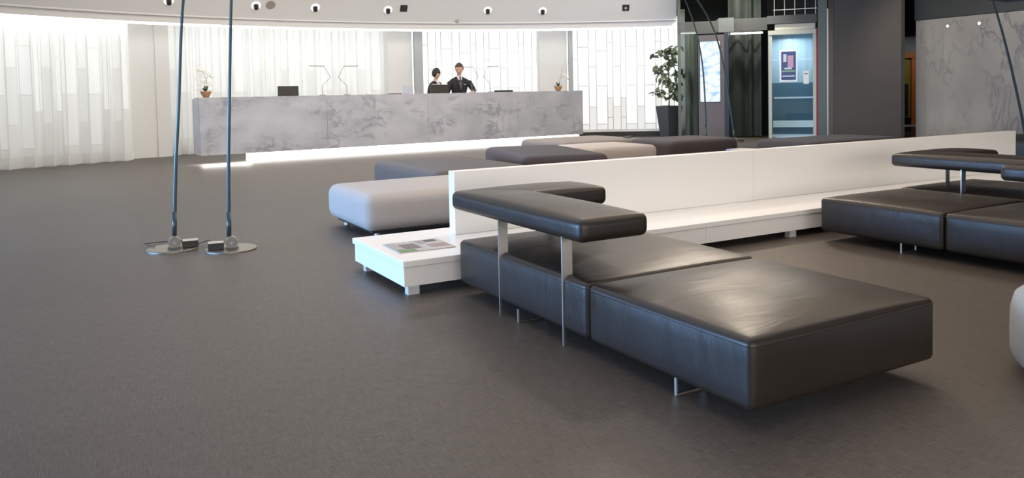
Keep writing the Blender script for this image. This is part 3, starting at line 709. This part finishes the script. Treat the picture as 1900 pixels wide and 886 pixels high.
# ================================================================ DIVIDER AND LOW TABLE
dv = thing('white_divider_table', 'long white lacquered low table with a tall white divider panel along its middle', 'table', (1.66, 4.25, 0))
Lb = 9.8-1.66
obj('divider_panel', bevel(B(.61, 3.4, .60, .69, .206, .635), .003), 'white', dv)
obj('divider_panel', bevel(B(3.403, 7.36, .60, .69, .206, .635), .003), 'white', dv)
for a_, b_ in ((-.008, 2.3), (2.303, 4.6), (4.603, Lb)):
    obj('table_top', bevel(B(a_, b_, -.008, .915, .168, .205), .004), 'white', dv)
for a_, b_ in ((0, 2.3), (2.302, 4.6), (4.602, Lb)):
    obj('front_panel', B(a_, b_, 0, .02, .055, .166), 'white', dv)
obj('end_panel', B(0, .02, .021, .885, .055, .166), 'white', dv); obj('back_panel', B(.021, Lb, .885, .905, .055, .166), 'white', dv)
obj('bottom_board', B(.021, Lb, .021, .884, .056, .07), 'white', dv)
for x in (.03, 1.6, 3.18, 4.75, 6.3, 7.9):
    for y in (.02, .76): obj('leg', B(x, x+.07, y, y+.05, 0, .055), 'whitem', dv)
# newspaper
nw = thing('newspaper', 'open newspaper with coloured pictures lying on the end of the white table', 'newspaper', (1.72, 4.47, .206), -.03)
obj('page', B(0, .185, 0, .33, 0, .004), mat('newsprint', (.52, .51, .50), .8), nw); obj('page', B(.187, .37, .0, .33, 0, .005), mat('newsprint_right', (.56, .55, .54), .8), nw)
cols = [(.24, .20, .19), (.18, .33, .15), (.45, .44, .44), (.42, .30, .30), (.12, .12, .13), (.36, .35, .35)]
rects = [(.075, .175, .09, .24, 0), (.01, .12, .01, .07, 1), (.01, .065, .09, .3, 2), (.235, .36, .06, .17, 3), (.26, .34, .24, .31, 4), (.2, .25, .2, .31, 5)]
for x0, x1, y0, y1, c in rects:
    obj('printed_picture', B(x0, x1, y0, y1, .005, .0058), mat('print_%d' % c, cols[c], .7), nw)
# second low table behind
t2 = thing('low_white_table', 'low white table showing just above the divider, with a lilac brochure on it', 'table', (7.85, 8.4, 0))
obj('table_top', bevel(B(0, 1.35, 0, .62, .17, .21), .004), 'white', t2); obj('table_base', B(.02, 1.33, .02, .6, .055, .169), 'white', t2)
for x in (.05, 1.2):
    for y in (.05, .5): obj('leg', B(x, x+.07, y, y+.05, 0, .055), 'whitem', t2)
t = thing('brochure', 'lilac-blue brochure on the low white table behind the divider', 'brochure', (8.72, 8.62, .211), .1)
obj('cover', B(0, .36, 0, .26, 0, .035), mat('lilac_cover', (.22, .24, .5), .5), t); obj('pages', B(.005, .355, .005, .255, .035, .038), 'paper', t)

# ================================================================ SOFAS
def seat(sofa, x0, x1, y0, y1, seed):
    z0, z1 = .068, .318
    s = obj('seat_cushion', cushion(x0, x1, y0, y1, z0, z1, .028, .042, 24, .014, seed, .006), 'leather', sofa, smooth=True)
    for z, q in ((z1-.026, .0026),):
        e = .004; r = .028; pts = []
        for cx_, cy_, a0 in ((x1-r, y1-r, 0), (x0+r, y1-r, PI/2), (x0+r, y0+r, PI), (x1-r, y0+r, 1.5*PI)):
            for i in range(4): a = a0+PI/2*i/3; pts.append((cx_+(r+.0005)*math.cos(a), cy_+(r+.0005)*math.sin(a), z))
        pts.append(pts[0]); bm = bmesh.new(); tube(bm, pts, q, 6); obj('piping', bm, 'leather', s, smooth=True)
    return s
def foot(sofa, x, y, w=.14, d=1):
    bm = bmesh.new(); box(bm, x, x+.008*d, y-.006, y+.006, .002, .07); box(bm, x+.0081*d, x+w*d, y-.006, y+.006, .002, .010); box(bm, x+(w+.0001)*d, x+(w+.008)*d, y-.006, y+.006, .002, .07)
    bmesh.ops.recalc_face_normals(bm, faces=bm.faces); obj('foot', bm, 'steel', sofa)
def post(sofa, x, y, w=.055, t=.008):
    bm = bmesh.new(); box(bm, x, x+.011, y-t/2, y+t/2, 0, .50); box(bm, x+.0111, x+w, y-t/2, y+t/2, .09, .50); obj('post', bm, 'steel', sofa)
def backrest(sofa, poly, z0=.488, z1=.602):
    xs = [q[0] for q in poly]; ys_ = [q[1] for q in poly]; parts = []
    if len(poly) == 6:
        w_ = poly[1][0]-poly[0][0]; parts = [(xs[0], xs[0]+w_, min(ys_), max(ys_)), (xs[0]+.03, max(xs), max(ys_)-w_, max(ys_)-.001)]
    else: parts = [(min(xs), max(xs), min(ys_), max(ys_))]
    bm = bmesh.new()
    for q in parts:
        c = cushion(*q, z0, z1-.008, .034, .020, 16, 0, 0, .003); me_ = bpy.data.meshes.new('t'); c.to_mesh(me_); c.free(); bm.from_mesh(me_); bpy.data.meshes.remove(me_)
    b = obj('backrest', bm, 'leather', sofa, smooth=True)
    return b
def Lpoly(x0, x1, y0, y1, w, ly):    # leg along left edge (down to ly) and leg along far edge
    return [(x0, ly), (x0+w, ly), (x0+w, y1-w), (x1, y1-w), (x1, y1), (x0, y1)]
s1 = thing('leather_sofa', 'black leather lounge sofa in the foreground with an L-shaped raised backrest on steel posts', 'sofa')
seat(s1, 1.95, 2.955, 1.885, 2.828, 1); seat(s1, 1.95, 2.975, 2.838, 4.125, 2)
backrest(s1, Lpoly(1.935, 2.78, 2.85, 4.19, .385, 2.855))
post(s1, 1.939, 3.015); post(s1, 1.939, 3.62); post(s1, 2.55, 4.128, .055)
foot(s1, 1.965, 2.28); foot(s1, 1.945, 3.44, .16); foot(s1, 2.86, 2.28, .14, -1); foot(s1, 2.86, 3.44, .14, -1)
s2 = thing('leather_sofa', 'black leather chaise seats at the right, next to the divider, with a low straight backrest', 'sofa')
seat(s2, 4.95, 5.945, 3.115, 4.08, 3); seat(s2, 4.95, 5.945, 1.9, 3.105, 4)
backrest(s2, [(5.56, 1.95), (5.94, 1.95), (5.94, 3.1), (5.56, 3.1)])
post(s2, 5.885, 2.2); post(s2, 5.885, 2.8); foot(s2, 4.965, 3.42, .16); foot(s2, 4.965, 2.3, .16); foot(s2, 5.86, 3.42, .14, -1); foot(s2, 5.86, 2.3, .14, -1)
s3 = thing('leather_sofa', 'black leather sofa at the far right with an L-shaped backrest against the divider end', 'sofa')
seat(s3, 5.96, 6.96, 1.9, 2.83, 5); seat(s3, 5.96, 6.98, 2.84, 4.125, 6)
backrest(s3, Lpoly(5.95, 6.86, 2.85, 4.2, .385, 2.6))
post(s3, 5.952, 3.6); post(s3, 6.60, 4.13); post(s3, 5.952, 2.95)
foot(s3, 6.0, 2.28); foot(s3, 6.0, 3.44); foot(s3, 6.9, 2.28, .14, -1); foot(s3, 6.9, 3.44, .14, -1)

# ================================================================ OTTOMANS
def ottoman(label, cx, cy, sx, sy, m, rz=0, h=.385, r=.085):
    t = thing('ottoman', label, 'ottoman', (cx, cy, 0), rz, 'upholstered ottomans in the lobby')
    obj('upholstery', cushion(-sx/2, sx/2, -sy/2, sy/2, .066, h-.015, r, .015, 14, 0, 0, .008), m, t, smooth=True)
    obj('base_board', B(-sx/2+.08, sx/2-.08, -sy/2+.08, sy/2-.08, .045, .0655), 'black', t)
    for x in (-sx/2+.14, sx/2-.14):
        for y in (-sy/2+.14, sy/2-.14):
            bm = bmesh.new(); cyl(bm, (x, y, 0), (x, y, .045), .025, n=12); obj('foot', bm, 'steel', t)
    return t
ottoman('light grey ottoman just behind the white table, its left end lit blue', 2.97, 6.58, 1.84, 1.08, 'lightgrey')
ottoman('dark grey low ottoman directly behind the light grey one', 3.92, 8.5, 1.22, 1.9, 'darkgrey', h=.37)
ottoman('dark plum-grey ottoman with a rounded top in the middle of the group', 5.45, 8.9, 1.1, 2.0, 'plum', rz=-.25, h=.42)
ottoman('taupe ottoman at the back, nearest the glowing counter base', 8.0, 11.7, 1.7, 1.5, 'taupe', h=.345)
ottoman('pale pinkish ottoman behind the dark plum one', 7.1, 9.8, 1.2, 1.1, 'pink', h=.365)
ottoman('dark brown ottoman left of the kiosk, behind the pale pinkish one', 8.8, 9.95, 1.4, 1.1, 'plum', h=.385)
ottoman('dark brown ottoman in front of the lift and dark column', 10.25, 8.3, 2.0, 1.1, 'plum', h=.385)
ottoman('dark ottoman past the right end of the white divider', 12.3, 6.2, 1.6, 1.3, 'darkgreenwall', h=.39)
# round pouf at the right edge
t = thing('round_pouf', 'beige rounded pouf cut by the right picture edge', 'pouf', (3.54, 1.39, 0))
bm = bmesh.new(); prof = [(.30, .03), (.42, .032), (.452, .05), (.468, .085), (.47, .16), (.468, .25), (.455, .30), (.42, .33), (.34, .343), (.0, .346)]
lathe(bm, prof, 48); obj('upholstery', bm, 'beige', t, smooth=True)
bm = bmesh.new(); cyl(bm, (0, 0, 0), (0, 0, .03), .34, n=32); obj('base_disc', bm, 'black', t)
t = thing('remote_control', 'small dark object lying on the taupe ottoman beside the dark brown one', 'object', (8.6, 11.15, .347), .3)
obj('body', bevel(B(-.09, .09, -.05, .05, 0, .02), .006), 'black', t)

# ================================================================ FLOOR LAMPS
def floor_lamp(label, base, pts, knob, boxdir, rb=.19, r0=.016, tip=True, cable=None):
    t = thing('floor_lamp', label, 'lamp', (base[0], base[1], 0))
    bm = bmesh.new(); lathe(bm, [(rb, 0), (rb, .010), (rb-.004, .014), (0, .014)], 48); obj('base_plate', bm, 'disc', t)
    kx, ky = knob[0]-base[0], knob[1]-base[1]
    toc = Vector((-base[0], -base[1], 0)).normalized(); sd = Vector((-toc.y, toc.x, 0))
    bm = bmesh.new(); cyl(bm, Vector((kx, ky, .062))-toc*.03, Vector((kx, ky, .062))+toc*.028, .046, n=28); obj('hinge_drum', bm, 'disc', t, smooth=False)
    bm = bmesh.new(); cyl(bm, Vector((kx, ky, .062))+toc*.028, Vector((kx, ky, .062))+toc*.05, .038, .034, n=24); k_ = obj('tension_knob', bm, 'knob', t)
    bm = bmesh.new(); cyl(bm, Vector((kx, ky, .062))+toc*.05, Vector((kx, ky, .062))+toc*.055, .008, n=12); obj('screw', bm, 'chrome', k_)
    mm = Matrix.Translation((kx, ky, 0)) @ Matrix.Rotation(math.atan2(sd.y, sd.x), 4, 'Z')
    bm = bmesh.new(); box(bm, -.05, .05, -.035, .035, .014, .024, mm); obj('bracket', bm, 'dark_metal', t)
    s = boxdir
    bm = bmesh.new(); box(bm, *(sorted((s*.055, s*.17))), -.035, .03, .015, .065, mm); bevel(bm, .004); d_ = obj('transformer_box', bm, 'black', t)
    bm = bmesh.new(); box(bm, *(sorted((s*.058, s*.168))), -.033, .028, .066, .074, mm); obj('box_lid', bm, 'steel', d_)
    loc = [(x-base[0], y-base[1], z) for x, y, z in pts]
    n = len(loc); fine = []
    for i in range(n-1):
        p0, p1, p2, p3 = [Vector(loc[max(0, min(n-1, j))]) for j in (i-1, i, i+1, i+2)]
        for k in range(8):
            f = k/8; fine.append(.5*((2*p1)+(-p0+p2)*f+(2*p0-5*p1+4*p2-p3)*f*f+(-p0+3*p1-3*p2+p3)*f**3))
    fine.append(Vector(loc[-1])); N = len(fine)
    bm = bmesh.new(); tube(bm, fine, [r0-(r0*.45)*i/(N-1) for i in range(N)], 12); obj('pole', bm, 'pole', t, smooth=True)
    z0 = fine[0]; z1 = fine[0]+(fine[1]-fine[0]).normalized()*.22
    bm = bmesh.new(); cyl(bm, z0, z1, r0*1.12, r0*1.1, 14); obj('pole_sleeve', bm, 'pole', t, smooth=True)
    e = fine[-1]; bm = bmesh.new(); lathe(bm, [(.012, .03), (.03, .02), (.07, -.01), (.072, -.014), (.0, -.012)], 24, e); obj('lamp_head', bm, 'pole', t, smooth=True)
    if cable:
        bm = bmesh.new(); tube(bm, [(x-base[0], y-base[1], z) for x, y, z in cable], .004, 6); obj('cable', bm, 'black', t)
    return t
floor_lamp('tall dark leaning floor lamp on a round plate, left one of the front pair', (.69, 6.64), [(.706, 6.66, .07), (.735, 6.66, .6), (.775, 6.66, 1.1), (.84, 6.66, 1.93), (.95, 6.66, 2.45)], (.70, 6.60), 1,
           cable=[(.57, 6.72, .02), (.5, 6.85, .03), (.62, 7.0, .008), (.8, 6.9, .02), (.74, 6.7, .03)])
floor_lamp('tall dark straight floor lamp on a round plate, right one of the front pair', (1.075, 6.36), [(1.068, 6.39, .07), (1.082, 6.39, .6), (1.11, 6.39, 1.2), (1.15, 6.39, 1.93), (1.2, 6.39, 2.45)], (1.075, 6.33), -1,
           cable=[(1.0, 6.44, .03), (.95, 6.6, .05), (.88, 6.72, .008), (.82, 6.78, .02)])
# back pair and the one at the right edge
floor_lamp('thin dark bowed floor lamp rising in front of the lit kiosk', (12.75, 12.75), [(12.70, 12.7, .05), (12.62, 12.75, .75), (12.50, 12.8, 1.6), (12.3, 12.85, 2.35), (11.95, 12.9, 2.95), (11.5, 12.95, 3.4)], (12.72, 12.7), 1, r0=.022)
floor_lamp('thin dark bowed floor lamp rising left of the lit kiosk, behind the dark brown ottoman', (12.35, 13.2), [(12.33, 13.2, .05), (12.32, 13.2, .8), (12.24, 13.2, 1.75), (12.03, 13.2, 2.55), (11.7, 13.2, 3.2), (11.4, 13.2, 3.5)], (12.35, 13.15), -1, r0=.020)
floor_lamp('thin dark bowed floor lamp leaning in front of the marble wall', (10.75, 5.6), [(10.72, 5.6, .05), (10.6, 5.6, .57), (10.34, 5.6, 1.25), (10.1, 5.6, 1.78), (9.86, 5.6, 2.2), (9.6, 5.6, 2.55)], (10.72, 5.57), 1, r0=.018)

# ================================================================ PEOPLE
def skin_chain(bm_v, edges, radii, name, m, parent, sub=2):
    me = bpy.data.meshes.new(name); me.from_pydata([tuple(v) for v in bm_v], edges, []); me.materials.append(MT[m])
    o = bpy.data.objects.new(name, me); COL.objects.link(o); o.parent = parent
    sk = o.modifiers.new('skin', 'SKIN'); sk.use_smooth_shade = True
    if not me.skin_vertices: me.skin_vertices.new()
    for i, r in enumerate(radii):
        me.skin_vertices[0].data[i].radius = r if isinstance(r, tuple) else (r, r)
        me.skin_vertices[0].data[i].use_root = (i == 0)
    ss = o.modifiers.new('sub', 'SUBSURF'); ss.levels = sub; ss.render_levels = sub
    return o
def graph(chains):
    V = []; E = []; Rr = []; idx = {}
    for ch in chains:
        prev = None
        for nm, p, r in ch:
            if nm not in idx: idx[nm] = len(V); V.append(p); Rr.append(r)
            if prev is not None: E.append((prev, idx[nm]))
            prev = idx[nm]
    return V, E, Rr
def person(label, loc, rz, h, male, handL, handR, headyaw, tilt):
    """local frame: faces -Y, X to the figure's left; heights scale with h"""
    t = thing('person', label, 'person', loc, rz); S = h/1.80
    def v(x, y, z): return (x*S, y*S, z*S)
    sw = .205 if male else .165; hw = .10
    lean = -.03
    sk = 'skinm' if male else 'skinw'
    def arm(s, hand):
        hx, hy, hz = hand; sh = Vector(v(s*sw, 0, 1.47)); w = Vector((hx, hy, hz))
        mid = (sh+w)/2; elb = mid+Vector((s*.10, .10, -.12))*S
        return sh, elb, w
    chains = [[('pel', v(0, .01, .95), (.14*S, .10*S)), ('wst', v(0, 0, 1.12), (.12*S, .09*S)), ('chs', v(0, lean, 1.33), (.145*S, .10*S)), ('nkb', v(0, lean, 1.49), .06*S), ('nek', v(0, lean-.01, 1.56), .052*S), ('hd0', v(0, lean-.03, 1.61), .05*S)]]
    hands = []
    for s, hd, nm in ((1, handL, 'L'), (-1, handR, 'R')):
        sh, elb, w = arm(s, hd); d = (w-elb).normalized()
        chains.append([('chs', None, None), ('sh'+nm, tuple(sh+Vector((-s*.05, lean, -.07))), .04*S), ('el'+nm, tuple(elb), .042*S), ('wr'+nm, tuple(w), .027*S)])
        pc = w+d*.045
        chains.append([('wr'+nm, None, None), ('pm'+nm, tuple(pc), (.036*S, .02*S))])
        side = d.cross(Vector((0, 0, 1))).normalized()
        for q, (off, ln) in enumerate(((-.026, .062), (-.009, .072), (.009, .068), (.025, .055))):
            b0 = pc+d*.03+side*off; b1 = b0+d*ln*.5+Vector((0, 0, -.004)); b2 = b0+d*ln+Vector((0, 0, -.016))
            chains.append([('pm'+nm, None, None), ('f%d%sa' % (q, nm), tuple(b0), .009), ('f%d%sb' % (q, nm), tuple(b1), .0085), ('f%d%sc' % (q, nm), tuple(b2), .007)])
        tb = pc-side*.03*s; chains.append([('pm'+nm, None, None), ('t%sa' % nm, tuple(tb+d*.005), .011), ('t%sb' % nm, tuple(tb+d*.035-side*.018*s), .009)])
        lx = s*hw
        chains.append([('pel', None, None), ('hp'+nm, v(lx, .01, .88), .085*S), ('kn'+nm, v(lx, -.01, .48), .058*S), ('an'+nm, v(lx, .02, .09), .04*S), ('to'+nm, v(lx, -.13, .04), .035*S)])
    V, E, Rr = graph(chains)
    body = skin_chain(V, E, Rr, 'body', sk, t, 2)
    # head: one shaped ellipsoid with nose, brow, chin, ears; belongs to the body
    hm = Matrix.Translation(v(0, lean-.035, 1.685)) @ Matrix.Rotation(headyaw, 4, 'Z') @ Matrix.Rotation(tilt, 4, 'X')
    bm = bmesh.new(); ellipsoid(bm, (0, 0, 0), (.080*S, .099*S, .122*S), 28, 22)
    for vv in bm.verts:
        x, y, z = vv.co/S
        if z < -.03: vv.co.x *= 1-.35*min(1, (-z-.03)/.085); vv.co.y = (y*(1-.25*max(0, y)/.1)-.012*min(1, (-z-.03)/.08))*S
        if y < -.05 and abs(x) < .016 and -.045 < z < .012: vv.co.y -= .022*S*(1-abs(x)/.016)*(1-abs(z+.03)/.05)
        if y < -.06 and .012 < abs(x) < .045 and .0 < z < .022: vv.co.y += .008*S
    for vv in bm.verts: vv.co = hm @ vv.co
    for s in (-1, 1): ellipsoid(bm, (0, 0, 0), (.010*S, .02*S, .032*S), 8, 6, hm @ Matrix.Translation((s*.078*S, .005*S, -.005*S)))
    obj('head', bm, sk, t, smooth=True)
    for s in (-1, 1):
        bm = bmesh.new(); ellipsoid(bm, (0, 0, 0), (.011*S, .006*S, .006*S), 8, 6, hm @ Matrix.Translation((s*.03*S, -.086*S, .006*S))); obj('eye', bm, 'eye', t, smooth=True)
    bm = bmesh.new(); ellipsoid(bm, (0, 0, 0), (.022*S, .007*S, .006*S), 10, 6, hm @ Matrix.Translation((0, -.088*S, -.06*S))); obj('mouth', bm, 'lip', t, smooth=True)
    bm = bmesh.new(); ellipsoid(bm, (0, .012*S, .016*S), (.089*S, .106*S, .12*S), 26, 20)
    dele = []
    for vv in bm.verts:
        x, y, z = vv.co/S
        cutz = (.055 if y < -.03 else (.02 if y < .03 else -.05)) if male else (.045 if (y < -.05 and abs(x-.01) < .045) else -.055)
        if z < cutz: dele.append(vv)
        else: vv.co += Vector((math.sin(x*90)*.003, 0, math.sin(y*80)*.003))*S
    bmesh.ops.delete(bm, geom=dele, context='VERTS')
    for vv in bm.verts: vv.co = hm @ vv.co
    ho = obj('hair', bm, 'hairm' if male else 'hairw', t, smooth=True); so = ho.modifiers.new('thick', 'SOLIDIFY'); so.thickness = .012; so.offset = 0
    # jacket shell with sleeves
    g = .014*S
    fx = 1.0 if male else .84
    bm = bmesh.new(); prev = None; nseg = 32
    for z_, rx, ry, cy_ in ((.82, .175, .135, .01), (.95, .17, .13, .005), (1.10, .150, .118, 0), (1.22, .168, .125, lean*.5), (1.32, .192, .130, lean), (1.40, .212, .122, lean), (1.445, .210, .105, lean), (1.475, .175, .088, lean+.005), (1.50, .12, .074, lean+.008), (1.525, .075, .066, lean+.012)):
        c = [bm.verts.new(v(rx*fx*math.copysign(abs(math.cos(2*PI*i/nseg))**.85, math.cos(2*PI*i/nseg)), cy_+ry*(.9 if not male else 1)*math.copysign(abs(math.sin(2*PI*i/nseg))**.85, math.sin(2*PI*i/nseg)), z_)) for i in range(nseg)]
        if prev:
            for i in range(nseg): bm.faces.new((prev[i], prev[(i+1) % nseg], c[(i+1) % nseg], c[i]))
        prev = c
    obj('suit_jacket', bm, 'suit', t, smooth=True)
    for s, hd, nm in ((1, handL, 'L'), (-1, handR, 'R')):
        sh, elb, w = arm(s, hd); d = (w-elb).normalized()
        V, E, Rr = graph([[('sh'+nm, tuple(sh+Vector((-s*.022, lean, -.034))), .083*S), ('el'+nm, tuple(elb), .056*S), ('cf'+nm, tuple(w-d*.02), .042*S)]])
        skin_chain(V, E, Rr, 'sleeve', 'suit', t, 2)
    ch = []
    for s, nm in ((1, 'L'), (-1, 'R')):
        lx = s*hw; ch.append([('pel', v(0, .01, .93), (.15*S, .12*S)), ('hp'+nm, v(lx, .01, .86), .10*S), ('kn'+nm, v(lx, -.005, .48), .075*S), ('an'+nm, v(lx, .02, .10), .065*S)])
    V, E, Rr = graph(ch); skin_chain(V, E, Rr, 'trousers', 'suit', t, 2)
    for s in (-1, 1):
        bm = bmesh.new(); ellipsoid(bm, v(s*hw, -.06, .045), (.048*S, .14*S, .045*S), 12, 8); obj('shoe', bm, 'shoe', t, smooth=True)
    # shirt V, collar, lapels, tie
    def sheet(pts, m, name, th=.006):
        bm = bmesh.new(); a = [bm.verts.new(v(p[0], p[1]-(.03 if p[2] < 1.49 else .012), p[2])) for p in pts]; bm.faces.new(a)
        o = obj(name, bm, m, t); s_ = o.modifiers.new('t', 'SOLIDIFY'); s_.thickness = th; return o
    yf = -.165 if male else -.16
    sheet([(-.058, lean-.07, 1.50), (0, yf-.022, 1.22), (.058, lean-.07, 1.50), (0, lean-.078, 1.505)], 'shirt', 'shirt')
    sheet([(-.06, lean-.06, 1.52), (-.10, lean-.06, 1.47), (-.065, yf+.01, 1.36), (.004, yf-.027, 1.20), (-.03, yf+.025, 1.40)], 'suit', 'lapel')
    sheet([(.06, lean-.06, 1.52), (.10, lean-.06, 1.47), (.065, yf+.01, 1.36), (-.004, yf-.027, 1.20), (.03, yf+.025, 1.40)], 'suit', 'lapel')
    for s in (-1, 1): sheet([(s*.005, lean-.088, 1.495), (s*.05, lean-.07, 1.475), (s*.062, lean-.03, 1.535), (s*.03, lean-.075, 1.54)], 'shirt', 'shirt_collar')
    if male:
        sheet([(-.014, lean-.098, 1.505), (.014, lean-.098, 1.505), (.022, yf-.02, 1.32), (0, yf-.04, 1.22), (-.022, yf-.02, 1.32)], 'tie', 'tie')
        sheet([(.075, yf+.022, 1.345), (.125, yf+.04, 1.345), (.125, yf+.04, 1.358), (.075, yf+.022, 1.358)], 'shirt', 'pocket_square')
    return t
person('man in a dark suit and tie behind the counter, one hand resting on it', (7.74, 16.16, 0), -.25, 1.84, True,
       (.22, -.47, 1.215), (-.16, -.26, 1.08), -.35, .28)
person('woman in dark jacket and white blouse looking down behind the counter', (7.14, 16.16, 0), .45, 1.73, False,
       (.17, -.32, 1.0), (-.16, -.30, .98), -.25, .42)
